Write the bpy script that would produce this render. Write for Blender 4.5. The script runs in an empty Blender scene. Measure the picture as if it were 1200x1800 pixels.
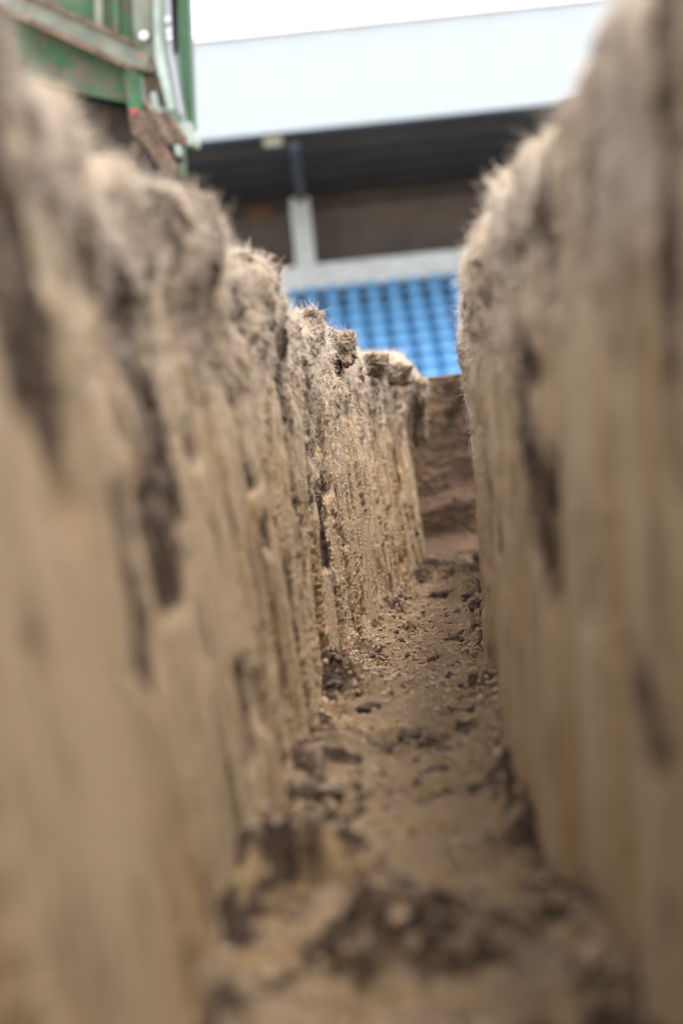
import bpy, bmesh, math, random
import numpy as np
from mathutils import Vector, Matrix
C = bpy.context.scene.collection
R = math.radians
random.seed(7); rng = np.random.default_rng(7)

# ------------------------------------------------------------------ camera
F = 4036.0                       # focal length in photograph pixels (1200 x 1800)
EYE = 0.297                      # camera height above the trench floor, metres
ROLL, PITCH = R(6.0), R(1.55)
cam_d = bpy.data.cameras.new('camera'); cam = bpy.data.objects.new('camera', cam_d); C.objects.link(cam)
cam_d.sensor_fit = 'VERTICAL'; cam_d.sensor_height = 22.3; cam_d.sensor_width = 22.3 * 2 / 3
cam_d.lens = F / 1800 * 22.3
cam_d.clip_start = 0.02; cam_d.clip_end = 2000
cam.matrix_world = (Matrix.Translation((0, 0, EYE)) @ Matrix.Rotation(R(90) - PITCH, 4, 'X') @ Matrix.Rotation(-ROLL, 4, 'Z'))
cam_d.dof.use_dof = True; cam_d.dof.focus_distance = 3.3; cam_d.dof.aperture_fstop = 2.6
cam_d.dof.aperture_blades = 8
bpy.context.scene.camera = cam

# ------------------------------------------------------------------ light
SUN_EL, SUN_AZ = R(72), R(108)   # azimuth clockwise from +Y
w = bpy.data.worlds.new('World'); bpy.context.scene.world = w; w.use_nodes = True
nt = w.node_tree; bg = nt.nodes['Background']
sky = nt.nodes.new('ShaderNodeTexSky'); sky.sky_type = 'NISHITA'; sky.sun_disc = False
sky.sun_elevation = SUN_EL; sky.sun_rotation = SUN_AZ; sky.air_density = 1.0; sky.dust_density = 4.0; sky.ozone_density = 1.0
hs = nt.nodes.new('ShaderNodeHueSaturation'); hs.inputs['Saturation'].default_value = 0.30
nt.links.new(sky.outputs[0], hs.inputs['Color']); cl = nt.nodes.new('ShaderNodeMix'); cl.data_type = 'RGBA'; cl.inputs[0].default_value = 0.6     # thin even cloud cover
cl.inputs[7].default_value = (7.6, 7.8, 8.0, 1)
nt.links.new(hs.outputs[0], cl.inputs[6]); nt.links.new(cl.outputs[2], bg.inputs[0])
bg.inputs[1].default_value = 0.15
sun_d = bpy.data.lights.new('sun', 'SUN'); sun = bpy.data.objects.new('sun', sun_d); C.objects.link(sun)
sun_d.energy = 1.35; sun_d.angle = R(14); sun_d.color = (1.0, 0.96, 0.9)
sd = Vector((math.sin(SUN_AZ) * math.cos(SUN_EL), math.cos(SUN_AZ) * math.cos(SUN_EL), math.sin(SUN_EL)))
sun.rotation_euler = sd.to_track_quat('Z', 'Y').to_euler()
vs = bpy.context.scene.view_settings
vs.view_transform = 'Standard'; vs.look = 'None'; vs.gamma = 1; vs.use_curve_mapping = False
vs.exposure = 1.72
cy = bpy.context.scene.cycles
bpy.context.scene.cycles.pixel_filter_type = 'BLACKMAN_HARRIS'; cy.filter_width = 1.15
cy.use_denoising = True; cy.max_bounces = 6; cy.diffuse_bounces = 4

# ------------------------------------------------------------------ helpers
def uv(px, py):
    """direction of a photograph pixel with the camera roll taken out: right, up (both per metre of distance)"""
    dx, dy = px - 600, py - 900
    u = dx * math.cos(ROLL) - dy * math.sin(ROLL)
    v = dx * math.sin(ROLL) + dy * math.cos(ROLL)
    return u / F, -(v + F * math.tan(PITCH)) / F
def at(px, py, d):
    u, t = uv(px, py); return Vector((u * d, d, EYE + t * d))
def on_floor(px, py):
    u, t = uv(px, py); d = EYE / -t; return u * d, d

_perm = {}
def noise(x, y, seed=0):
    if seed not in _perm:
        g = np.random.default_rng(seed + 1000); p = g.permutation(512); a = g.uniform(0, 2 * np.pi, 512)
        _perm[seed] = (np.concatenate([p, p]), np.cos(a), np.sin(a))
    p, gx, gy = _perm[seed]
    xi = np.floor(x).astype(int); yi = np.floor(y).astype(int); xf = x - xi; yf = y - yi
    sx = xf * xf * xf * (xf * (xf * 6 - 15) + 10); sy = yf * yf * yf * (yf * (yf * 6 - 15) + 10)
    def g(i, j):
        h = p[(p[(xi + i) & 511] + ((yi + j) & 511)) & 511]
        return gx[h] * (xf - i) + gy[h] * (yf - j)
    a = g(0, 0) * (1 - sx) + g(1, 0) * sx; b = g(0, 1) * (1 - sx) + g(1, 1) * sx
    return (a * (1 - sy) + b * sy) * 1.5
def fbm(x, y, seed=0, o=4, gain=.5):
    r = 0; a = 1.0; n = 0
    for k in range(o):
        r = r + a * noise(x * 2 ** k, y * 2 ** k, seed + k); n += a; a *= gain
    return r / n
def sstep(a, b, x):
    t = np.clip((x - a) / (b - a), 0, 1); return t * t * (3 - 2 * t)

def link(name, me, mat=None, parent=None):
    o = bpy.data.objects.new(name, me); C.objects.link(o)
    if mat: me.materials.append(mat)
    if parent: o.parent = parent
    return o
def tag(o, label=None, cat=None, group=None, kind=None):
    for k, v in (('label', label), ('category', cat), ('group', group), ('kind', kind)):
        if v: o[k] = v
    return o
def empty(name, loc=(0, 0, 0)):
    o = bpy.data.objects.new(name, None); C.objects.link(o); o.location = loc; return o
def raw_mesh(name, co, faces, smooth=True, attrs=None):
    me = bpy.data.meshes.new(name); co = np.asarray(co, np.float32); faces = np.asarray(faces, np.int32)
    k = faces.shape[1]; n = len(faces)
    me.vertices.add(len(co)); me.vertices.foreach_set('co', co.ravel())
    me.loops.add(n * k); me.loops.foreach_set('vertex_index', faces.ravel())
    me.polygons.add(n); me.polygons.foreach_set('loop_start', np.arange(0, n * k, k, dtype=np.int32))
    me.polygons.foreach_set('use_smooth', np.full(n, smooth, bool))
    for a, v in (attrs or {}).items():
        at_ = me.attributes.new(a, 'FLOAT', 'POINT'); at_.data.foreach_set('value', np.asarray(v, np.float32).ravel())
    me.update(calc_edges=True); me.validate(); return me
def grid_faces(n, m, flip=False):
    i, j = np.meshgrid(np.arange(n - 1), np.arange(m - 1), indexing='ij'); a = (i * m + j).ravel()
    f = np.stack([a, a + m, a + m + 1, a + 1], 1)
    return f[:, ::-1] if flip else f
def box(bm, x0, x1, y0, y1, z0, z1):
    vs_ = [bm.verts.new((x, y, z)) for x in (x0, x1) for y in (y0, y1) for z in (z0, z1)]
    for f in ((0, 1, 3, 2), (4, 6, 7, 5), (0, 4, 5, 1), (2, 3, 7, 6), (0, 2, 6, 4), (1, 5, 7, 3)):
        bm.faces.new([vs_[k] for k in f])
def finish(name, bm, mat, parent=None, bevel=0, smooth=False):
    bmesh.ops.recalc_face_normals(bm, faces=bm.faces[:])
    if bevel:
        bmesh.ops.bevel(bm, geom=bm.edges[:], offset=bevel, segments=2, affect='EDGES', profile=.5)
    me = bpy.data.meshes.new(name); bm.to_mesh(me); bm.free()
    if smooth: me.polygons.foreach_set('use_smooth', [True] * len(me.polygons))
    return link(name, me, mat, parent)
def part_box(name, b, mat, parent=None, bevel=0):
    bm = bmesh.new(); box(bm, *b); return finish(name, bm, mat, parent, bevel)
def prism(name, pts, y0, y1, mat, parent=None, bevel=0):
    """outline in x,z given real depth from y0 to y1"""
    bm = bmesh.new()
    a = [bm.verts.new((x, y0, z)) for x, z in pts]; b = [bm.verts.new((x, y1, z)) for x, z in pts]
    bm.faces.new(a); bm.faces.new(b[::-1])
    for i in range(len(pts)):
        j = (i + 1) % len(pts); bm.faces.new((a[i], b[i], b[j], a[j]))
    return finish(name, bm, mat, parent, bevel)
def rod(name, p, q, r, mat, parent=None, seg=12):
    p, q = Vector(p), Vector(q); bm = bmesh.new()
    bmesh.ops.create_cone(bm, cap_ends=True, segments=seg, radius1=r, radius2=r, depth=(q - p).length)
    M = Matrix.Translation((p + q) / 2) @ (q - p).to_track_quat('Z', 'Y').to_matrix().to_4x4()
    bmesh.ops.transform(bm, matrix=M, verts=bm.verts[:])
    return finish(name, bm, mat, parent, smooth=False)

# ------------------------------------------------------------------ materials
def mat_new(name, rough=.8, metal=0):
    m = bpy.data.materials.new(name); m.use_nodes = True; b = m.node_tree.nodes['Principled BSDF']
    b.inputs['Roughness'].default_value = rough; b.inputs['Metallic'].default_value = metal
    return m, m.node_tree, b
class N:
    def __init__(s, t): s.t = t; s.tc = t.nodes.new('ShaderNodeTexCoord')
    def ln(s, a, b): s.t.links.new(a, b)
    def map(s, sc, rot=(0, 0, 0)):
        n = s.t.nodes.new('ShaderNodeMapping'); n.inputs['Scale'].default_value = sc; n.inputs['Rotation'].default_value = rot
        s.ln(s.tc.outputs['Object'], n.inputs[0]); return n.outputs[0]
    def noise(s, scale, detail=4, rough=.55, vec=None):
        n = s.t.nodes.new('ShaderNodeTexNoise'); n.inputs['Scale'].default_value = scale
        n.inputs['Detail'].default_value = detail; n.inputs['Roughness'].default_value = rough
        s.ln(vec or s.tc.outputs['Object'], n.inputs['Vector']); return n.outputs[0]
    def voro(s, scale, vec=None):
        n = s.t.nodes.new('ShaderNodeTexVoronoi'); n.inputs['Scale'].default_value = scale
        s.ln(vec or s.tc.outputs['Object'], n.inputs['Vector']); return n.outputs[0]
    def rng(s, v, a, b, c=0, d=1):
        n = s.t.nodes.new('ShaderNodeMapRange'); n.interpolation_type = 'SMOOTHSTEP'
        for i, x in enumerate((a, b, c, d)): n.inputs[i + 1].default_value = x
        s.ln(v, n.inputs[0]); return n.outputs[0]
    def math(s, op, a, b):
        n = s.t.nodes.new('ShaderNodeMath'); n.operation = op; n.use_clamp = False
        for i, x in enumerate((a, b)):
            if isinstance(x, (int, float)): n.inputs[i].default_value = x
            else: s.ln(x, n.inputs[i])
        return n.outputs[0]
    def attr(s, name):
        n = s.t.nodes.new('ShaderNodeAttribute'); n.attribute_name = name; return n.outputs['Fac']
    def mix(s, f, a, b, mode='MIX'):
        n = s.t.nodes.new('ShaderNodeMix'); n.data_type = 'RGBA'; n.blend_type = mode
        for k, x in ((0, f), (6, a), (7, b)):
            if isinstance(x, (int, float)): n.inputs[k].default_value = x
            elif isinstance(x, tuple): n.inputs[k].default_value = (*x, 1)
            else: s.ln(x, n.inputs[k])
        return n.outputs[2]
    def bump(s, h, dist, strength=1, normal=None):
        n = s.t.nodes.new('ShaderNodeBump'); n.inputs['Distance'].default_value = dist; n.inputs['Strength'].default_value = strength
        s.ln(h, n.inputs['Height'])
        if normal: s.ln(normal, n.inputs['Normal'])
        return n.outputs[0]

SAND, OCHRE, GREY, BROWN, DARK_BROWN = (.57, .405, .245), (.55, .36, .17), (.49, .385, .30), (.22, .138, .088), (.074, .046, .030)
def soil_mat(name, floor=False, base=SAND, tone=1.0, OCHRE=OCHRE):
    m, t, b = mat_new(name, .95); n = N(t)
    b.inputs['Specular IOR Level'].default_value = .15
    base = tuple(c * tone for c in base)
    st = n.map((26, 9, 3) if not floor else (9, 22, 9))
    c = n.mix(n.rng(n.noise(1.0, 5, .6, st), .42, .66), base, tuple(x * tone for x in OCHRE))
    c = n.mix(n.attr('fib'), c, tuple(x * tone for x in GREY))
    if not floor: c = n.mix(n.math('MULTIPLY', n.attr('wiped'), .75), c, tuple(x * tone for x in (.64, .48, .325)))
    c = n.mix(n.math('MULTIPLY', n.rng(n.noise(24, 5, .65, n.map((2.0, 1.0, .30)) if not floor else None), .50, .68), .6), c, tuple(x * tone for x in BROWN))
    c = n.mix(n.rng(n.math('ADD', n.attr('dark'), n.math('ADD', n.math('MULTIPLY', n.math('SUBTRACT', n.noise(160, 4, .7), .5), .9), n.math('MULTIPLY', n.math('SUBTRACT', n.noise(38, 4, .6), .5), .8))), .22, .76), c, tuple(x * tone for x in DARK_BROWN))
    g = n.noise(520, 4, .75)
    c = n.mix(.55, c, n.mix(n.rng(g, .3, .7), (.50, .47, .44), (1.35, 1.35, 1.35)), 'MULTIPLY')
    spk = n.rng(n.noise(420, 2, .5), .66, .74)
    c = n.mix(n.math('MULTIPLY', spk, .6), c, (.07, .05, .04))
    t.links.new(c, b.inputs['Base Color'])
    nb = n.bump(g, .0018, 1.0)
    nb = n.bump(n.noise(260, 5, .65), .003, .8, nb)
    if not floor: nb = n.bump(n.noise(1.0, 4, .6, n.map((170, 90, 12))), .002, .8, nb)
    t.links.new(nb, b.inputs['Normal']); return m
def flat_mat(name, col, rough=.6, metal=0, var=.12, scale=6, bump=0, dirt=None, dirt_amt=(.55, .7), bscale=80):
    m, t, b = mat_new(name, rough, metal); n = N(t)
    c = n.mix(n.rng(n.noise(scale, 5, .6), .3, .7), tuple(x * (1 - var) for x in col), tuple(min(1, x * (1 + var)) for x in col))
    if dirt: c = n.mix(n.rng(n.noise(scale * 2.3, 6, .7), *dirt_amt), c, dirt)
    t.links.new(c, b.inputs['Base Color'])
    if bump: t.links.new(n.bump(n.noise(bscale, 4, .6), bump, 1), b.inputs['Normal'])
    return m
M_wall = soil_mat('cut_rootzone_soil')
M_floor = soil_mat('trench_floor_soil', True, base=(.42, .295, .195), tone=.88, OCHRE=(.44, .295, .15))
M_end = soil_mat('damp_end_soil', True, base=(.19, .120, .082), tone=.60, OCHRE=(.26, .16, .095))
M_clod = flat_mat('dark_humus_clod', (.075, .052, .040), .95, var=.4, scale=120, bump=.002, bscale=400, dirt=(.30, .22, .15), dirt_amt=(.60, .78))
M_clod2 = flat_mat('brown_soil_clod', (.15, .10, .068), .95, var=.4, scale=120, bump=.002, bscale=400, dirt=(.38, .29, .19), dirt_amt=(.5, .7))
M_crumb = flat_mat('sand_crumb', (.34, .24, .155), .95, var=.4, scale=60, bump=.001, bscale=600, dirt=(.12, .08, .06), dirt_amt=(.60, .68))
M_fibre = flat_mat('pale_turf_fibre', (.61, .50, .395), .7, var=.35, scale=90)
M_fibre2 = flat_mat('brown_root_fibre', (.30, .22, .16), .8, var=.3, scale=90)
M_pitch = flat_mat('worn_pitch_surface', (.20, .165, .11), .95, var=.35, scale=1.2, bump=.01, bscale=40, dirt=(.10, .12, .05), dirt_amt=(.5, .62))

# ------------------------------------------------------------------ trench plan (metres)
LY = [-3, .3, .87, 1.63, 1.87, 2.45, 2.97, 3.2, 3.9, 4.6, 5.05]
LB = [-.118, -.118, -.112, -.088, -.074, -.050, -.026, -.010, .056, .124, .182]     # foot of the left wall
LT = [-.142, -.142, -.140, -.110, -.090, -.060, -.028, -.012, .034, .104, .162]     # its top edge
RY = [-3, .3, 1.19, 1.41, 1.76, 2.23, 3.1, 4.2, 5.05]
RB = [.125, .125, .122, .111, .110, .137, .184, .250, .312]
RT = [.165, .165, .160, .158, .152, .160, .204, .270, .325]
def spread(LYs, vals, y): return np.interp(y, LYs, vals)
def smooth_interp(xs, vs_, y):
    r = 0
    for k in (-.12, -.06, 0, .06, .12): r = r + np.interp(y + k, xs, vs_)
    return r / 5
def top_z(y):   # height of the pitch surface
    return np.interp(y, [-3, 1.9, 2.6, 3.3, 4.2, 5.6], [.490, .490, .484, .472, .464, .455])
def wall_hit(side, px, py):
    """where the sight line of a pixel meets a wall: distance along it and height"""
    ys = np.linspace(.3, 5.05, 4000); u, t = uv(px, py)
    xb = smooth_interp(LY, LB, ys) if side < 0 else smooth_interp(RY, RB, ys)
    xt = smooth_interp(LY, LT, ys) if side < 0 else smooth_interp(RY, RT, ys)
    z = EYE + t * ys; x = xb + (xt - xb) * np.clip(z / .48, 0, 1)
    g = (u * ys - x) * side
    k = np.where(g > 0)[0]
    k = k[0] if len(k) else int(np.argmax(g))
    return ys[k], z[k]

def build_wall(side, name, corner_x, steps, rows, streaks, lumps, toplumps, seed):
    LYs, B, T = (LY, LB, LT) if side < 0 else (RY, RB, RT)
    ys = [-3.0]
    while ys[-1] < 5.0:
        ys.append(ys[-1] + np.interp(ys[-1], steps[0], steps[1]))
    ys = np.array(ys)
    xb = smooth_interp(LYs, B, ys); xt = smooth_interp(LYs, T, ys)
    # round the far corner and run off sideways along the cross cut
    cr = .05; ang = np.linspace(0, math.pi / 2, 14)[1:]
    bx = xb[-1] + side * cr * (1 - np.cos(ang)); by = ys[-1] + cr * np.sin(ang)
    ox = np.linspace(bx[-1], corner_x, 60)[1:]
    PX = np.concatenate([xb, bx, ox]); PY = np.concatenate([ys, by, np.full(len(ox), by[-1])])
    TO = np.concatenate([xt - xb, np.full(len(bx) + len(ox), xt[-1] - xb[-1])]) * side      # how far the top stands back
    tx = np.gradient(PX); ty = np.gradient(PY)
    # smooth the tangent
    L = np.hypot(tx, ty); tx /= L; ty /= L
    nx, ny = (ty, -tx) if side < 0 else (-ty, tx)          # towards the trench
    S = np.concatenate([[0], np.cumsum(np.hypot(np.diff(PX), np.diff(PY)))]) - 3.0
    n = len(S)
    # profile: rows up the face, round the lip, out over the surface
    r = .015
    tv = np.linspace(0, 1, rows); th = np.linspace(0, math.pi / 2, 17)[1:]; go = np.geomspace(.004, .42, 16)
    m = rows + len(th) + len(go)
    tz = top_z(PY) + sum(a * np.exp(-((S - s0) / w_) ** 2) for s0, w_, a in toplumps) \
        + .008 * fbm(S * 14, S * 0 + 3, seed + 40, 3) + .006 * fbm(S * 48, S * 0 + 9, seed + 42, 4, .7) + .009 * np.tanh(5 * noise(S * 9, S * 0 + 5, seed + 43))
    Z = np.zeros((n, m)); IN = np.zeros((n, m)); NN = np.ones((n, m)); NZ = np.zeros((n, m))
    zf = -.035 + (tz[:, None] - r + .035) * tv[None, :]
    Z[:, :rows] = zf; IN[:, :rows] = -TO[:, None] * np.clip(zf / .47, 0, 1)
    k = rows
    Z[:, k:k + len(th)] = tz[:, None] - r + r * np.sin(th)[None]
    IN[:, k:k + len(th)] = -TO[:, None] - r * (1 - np.cos(th))[None]
    NN[:, k:k + len(th)] = np.cos(th)[None]; NZ[:, k:k + len(th)] = np.sin(th)[None]
    k += len(th)
    lerp = sstep(0, .3, go)
    Z[:, k:] = tz[:, None] * (1 - lerp) + (.447) * lerp
    Z[:, -1] = .43
    IN[:, k:] = -TO[:, None] - r - go[None]
    NN[:, k:] = 0; NZ[:, k:] = 1
    SS = np.repeat(S[:, None], m, 1)
    arc = Z.copy(); arc[:, rows:rows + len(th)] = (tz[:, None] - r + r * th[None]); arc[:, k:] = tz[:, None] + .015 + go[None]
    depth = tz[:, None] - arc                               # below the top edge
    sl = SS + (np.interp(SS, [.8, 1.9, 2.9], [.40, .34, .06]) if side < 0 else np.interp(SS, [.8, 2.0, 3], [-.12, 0, 0])) * (arc - .25)   # the cuts lean
    up = sstep(.20, .05, depth)                             # fibrous upper layer
    # large undulation and columns
    D = .007 * fbm(sl * 3.2, arc * 1.4, seed, 2) + .006 * noise(sl * 9, arc * 1.6, seed + 3)
    low = 1 - up
    nearf = np.interp(SS, [1.4, 2.5], [.30, 1.0])
    sk = sl * (.52 if side < 0 else .7)
    D += .0100 * (.45 + .55 * nearf) * fbm(sk * 20, arc * 1.3, seed + 5, 2)                      # soft vertical columns
    wob = .35 * noise(sk * 10, arc * 9, seed + 8)
    g0 = noise(sk * 21 + wob, arc * 1.5, seed + 9)
    gro = sstep(.07, 0, np.abs(g0)) * sstep(0, .35, noise(sk * 9, arc * 4, seed + 10))
    D -= .0065 * gro                                                       # narrow clefts running down
    # plates: smooth faces with a sharp broken edge beside them
    fl = fbm(sk * 17, arc * 2.0, seed + 12, 2) + .08 * fbm(SS * 60, arc * 12, seed + 13, 3) * (.3 + .7 * nearf) + .06 * fbm(SS * 150, arc * 60, seed + 15, 2) * nearf ** 2
    fs_ = fl * 3.2; D += .0055 * (.05 + .95 * nearf) * (np.floor(fs_) + sstep(.80, 1.0, fs_ - np.floor(fs_)))
    # where the face is broken open it is crumbly, elsewhere it is wiped smooth
    brk = sstep(.04, .24, fbm(sk * 20 + .3, arc * 1.8, seed + 60, 3) + .26 * up + .14 * sstep(.14, .0, arc))
    D += .0006 * fbm(sk * 170, arc * 8, seed + 14, 2) * low
    rough = fbm(SS * 170, arc * 210, seed + 17, 3, .7) * np.interp(SS, [1.8, 2.5], [.25, 1]); rough2 = fbm(SS * 55, arc * 20, seed + 21, 4, .6)
    D += brk * (.0026 * rough + .0056 * rough2 * (.4 + .6 * nearf) - .0030) + .0015 * rough
    D += up * (.4 + .6 * nearf) * (.009 * np.tanh(4 * fbm(sl * 13, arc * 14, seed + 24, 3)) + .007 * fbm(sl * 15, arc * 15, seed + 25, 3) + .010 * np.abs(fbm(sl * 55, arc * 45, seed + 27, 3)) + .0045 * fbm(sl * 150, arc * 140, seed + 70, 3, .7))
    pn = fbm(sk * 19, arc * 2.6 + 7, seed + 30, 5, .62) + .06 * up + .05 * brk
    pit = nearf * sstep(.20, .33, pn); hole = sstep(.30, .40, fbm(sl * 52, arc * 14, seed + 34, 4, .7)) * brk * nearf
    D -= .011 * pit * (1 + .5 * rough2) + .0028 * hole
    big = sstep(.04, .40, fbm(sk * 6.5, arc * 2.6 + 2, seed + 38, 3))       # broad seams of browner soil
    dark = .60 * sstep(.20, .36, pn) * nearf + .40 * hole + .30 * gro + .75 * big * (.45 + .55 * brk) * (.85 + .5 * sstep(.30, .10, depth)) * sstep(.46, .22, depth) * sstep(.55, 1.0, SS) + .62 * up * (.5 + .5 * nearf) * sstep(-.08, .30, fbm(sl * 26, arc * 22, seed + 72, 3))  # colour darkens in pits, holes and clefts, along the seams and mottled near the top
    wiped = (1 - brk) * (1 - pit)
    D -= D[:, :rows].mean()
    # the larger cavities and slots, one by one
    for (x0, y0, x1, y1, wpx, dep, dk) in streaks:
        s0, z0 = wall_hit(side, x0, y0); s1, z1 = wall_hit(side, x1, y1)
        sm, zm = wall_hit(side, (x0 + x1) / 2 - wpx / 2, (y0 + y1) / 2); sp, _ = wall_hit(side, (x0 + x1) / 2 + wpx / 2, (y0 + y1) / 2)
        rs = max(.006, min(.16 if side < 0 else .05, abs(sp - sm) / 2)); rz = max(.010, wpx * .9 * (s0 + s1) / 2 / F)
        ax, az = (s1 - s0) / rs, (z1 - z0) / rz
        qx, qz = (SS - s0) / rs, (arc - z0) / rz
        tt = np.clip((qx * ax + qz * az) / (ax * ax + az * az + 1e-9), 0, 1)
        dd = np.hypot(qx - tt * ax, qz - tt * az) + .65 * fbm(SS * 30, arc * 26, seed + 44, 4, .65)
        kk = sstep(1.75, -.15, dd) if s0 < 2.5 else sstep(1.45, .15, dd)
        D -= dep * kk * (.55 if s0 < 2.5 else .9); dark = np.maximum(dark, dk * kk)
    for (s0, z0, ws, wz, a) in lumps:
        D += a * np.exp(-((SS - s0) / ws) ** 2 - ((arc - z0) / wz) ** 2)
    D *= np.where(depth < -.08, .5, 1)
    D = np.where(arc < .0, D * .6, D)
    IN2 = IN + D * NN
    X = PX[:, None] + nx[:, None] * IN2; Y = PY[:, None] + ny[:, None] * IN2
    Zd = Z + D * NZ
    co = np.stack([X, Y, Zd], -1).reshape(-1, 3)
    fibA = np.clip(up + .3 * noise(sl * 11, arc * 8, seed + 50), 0, 1)
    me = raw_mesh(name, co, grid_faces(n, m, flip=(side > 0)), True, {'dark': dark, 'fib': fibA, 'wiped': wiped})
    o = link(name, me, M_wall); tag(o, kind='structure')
    vn = np.zeros(len(co) * 3, np.float32); me.vertex_normals.foreach_get('vector', vn)
    vn = vn.reshape(-1, 3)
    # make normals face the trench / sky
    ref = np.stack([nx[:, None] * NN, ny[:, None] * NN, NZ], -1).reshape(-1, 3)
    if (vn * ref).sum(1).mean() < 0:
        vn = -vn
    return dict(co=co, vn=vn, s=SS.ravel(), arc=arc.ravel(), depth=depth.ravel(), n=n, m=m, dark=dark.ravel())

steps_l = ([-3, 0, .3, 1.8, 2.3, 2.5, 4.1, 4.4, 5.1], [.05, .02, .006, .0045, .0026, .0021, .0023, .0035, .004])
steps_r = ([-3, 0, .3, 1.8, 2.3, 2.5, 3.8, 4.2, 5.1], [.05, .02, .007, .005, .0032, .0026, .003, .008, .012])
# x0,y0 -> x1,y1 (photograph pixels on the wall), width, depth in metres, darkness of the colour inside
left_streaks = [
 (190, 480, 245, 620, 90, .006, 1.0), (250, 640, 300, 860, 76, .004, .95), (205, 880, 240, 1180, 60, .006, .85), (60, 640, 90, 900, 60, .003, .35), (350, 560, 372, 700, 30, .006, .7), (425, 1180, 440, 1330, 26, .006, .6),
 (110, 300, 130, 420, 60, .006, .55), (330, 380, 350, 430, 34, .006, .6), (505, 1000, 520, 1150, 12, .006, .7), (22, 170, 45, 330, 70, .008, .8), (10, 330, 30, 470, 50, .006, .4),
 (195, 490, 215, 560, 42, .016, .8), (250, 560, 262, 610, 38, .016, .9), (120, 420, 130, 500, 50, .008, .45),
 (110, 560, 150, 660, 55, .008, .5), (225, 600, 300, 800, 40, .008, .55), (274, 880, 300, 1020, 60, .012, 1.3), (205, 1000, 225, 1160, 50, .012, .75),
 (180, 900, 210, 980, 40, .008, .55), (395, 640, 438, 850, 15, .014, 1.1), (330, 760, 345, 800, 20, .010, .8), (455, 920, 462, 960, 14, .008, .7),
 (440, 1200, 452, 1260, 14, .008, .5), (470, 640, 476, 700, 14, .008, .6), (480, 520, 485, 560, 12, .010, .7),
 (545, 715, 556, 785, 34, .016, 1.3), (553, 800, 575, 860, 20, .010, 1.1), (556, 860, 572, 990, 14, .008, .9), (534, 790, 545, 905, 8, .012, 1.0), (566, 900, 580, 990, 10, .012, 1.0), (590, 870, 604, 960, 7, .007, .7),
 (548, 580, 551, 640, 16, .012, .8), (606, 990, 615, 1100, 6, .008, .6), (632, 760, 634, 800, 8, .008, .7), (612, 905, 616, 950, 7, .006, .6),
 (650, 900, 655, 950, 9, .010, .7), (668, 650, 672, 700, 9, .012, .9), (700, 1000, 704, 1070, 6, .006, .6), (690, 660, 694, 700, 8, .010, .8),
 (716, 715, 722, 790, 22, .030, 1.0), (733, 860, 738, 900, 9, .010, 1.0), (640, 640, 643, 680, 9, .008, .8), (560, 1010, 575, 1150, 7, .008, .6),
 (590, 640, 592, 700, 9, .008, .5), (520, 700, 530, 760, 10, .008, .5),
]
right_streaks = [
 (925, 585, 940, 640, 54, .008, 1.0), (925, 680, 965, 870, 110, .004, .78), (950, 870, 975, 1000, 80, .003, .75), (975, 640, 985, 800, 40, .008, .55),
 (1140, 1200, 1160, 1310, 80, .002, .66), (1090, 330, 1105, 560, 50, .003, .42), (980, 190, 990, 260, 36, .010, .55), (930, 440, 950, 500, 30, .006, .4),
 (1070, 560, 1085, 640, 60, .008, .45), (1150, 640, 1160, 800, 50, .003, .25), (900, 300, 930, 350, 34, .006, .35), (870, 860, 878, 960, 14, .008, .6), (846, 700, 850, 760, 12, .006, .6),
 (1040, 950, 1050, 1080, 44, .006, .35), (932, 1420, 945, 1500, 30, .010, .6), (1050, 1600, 1060, 1650, 40, .008, .5),
]
# s, height, width along, width up, inward bulge
left_lumps = [(1.80, .47, .12, .045, .030), (2.40, .465, .10, .05, .028), (2.42, .30, .14, .14, .012), (3.04, .452, .06, .035, .014),
 (3.62, .45, .08, .04, .008), (4.45, .43, .09, .04, .006), (4.97, .415, .08, .05, .055), (5.05, .335, .05, .03, .022), (4.0, .43, .08, .05, .014), (4.78, .42, .08, .05, .02)]
left_top = [(1.80, .12, .006), (1.52, .10, -.006), (2.40, .08, .010), (2.12, .1, -.012), (2.88, .10, -.016), (3.08, .10, -.008), (3.32, .12, -.018), (3.85, .14, -.012), (4.40, .12, -.006), (4.7, .06, .008), (1.05, .25, .010)]
right_lumps = [(1.40, .46, .08, .04, .006), (2.15, .46, .10, .04, .008), (3.15, .42, .22, .06, .006), (3.35, .385, .10, .05, .008)]
right_top = [(1.10, .22, .008), (1.52, .10, -.010), (2.15, .10, -.006), (1.95, .05, .008), (3.1, .2, .0)]
WL = build_wall(-1, 'left_trench_wall', -.45, steps_l, 305, left_streaks, left_lumps, left_top, 11)
WR = build_wall(1, 'right_trench_wall', 1.0, steps_r, 150, right_streaks, right_lumps, right_top, 211)

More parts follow.
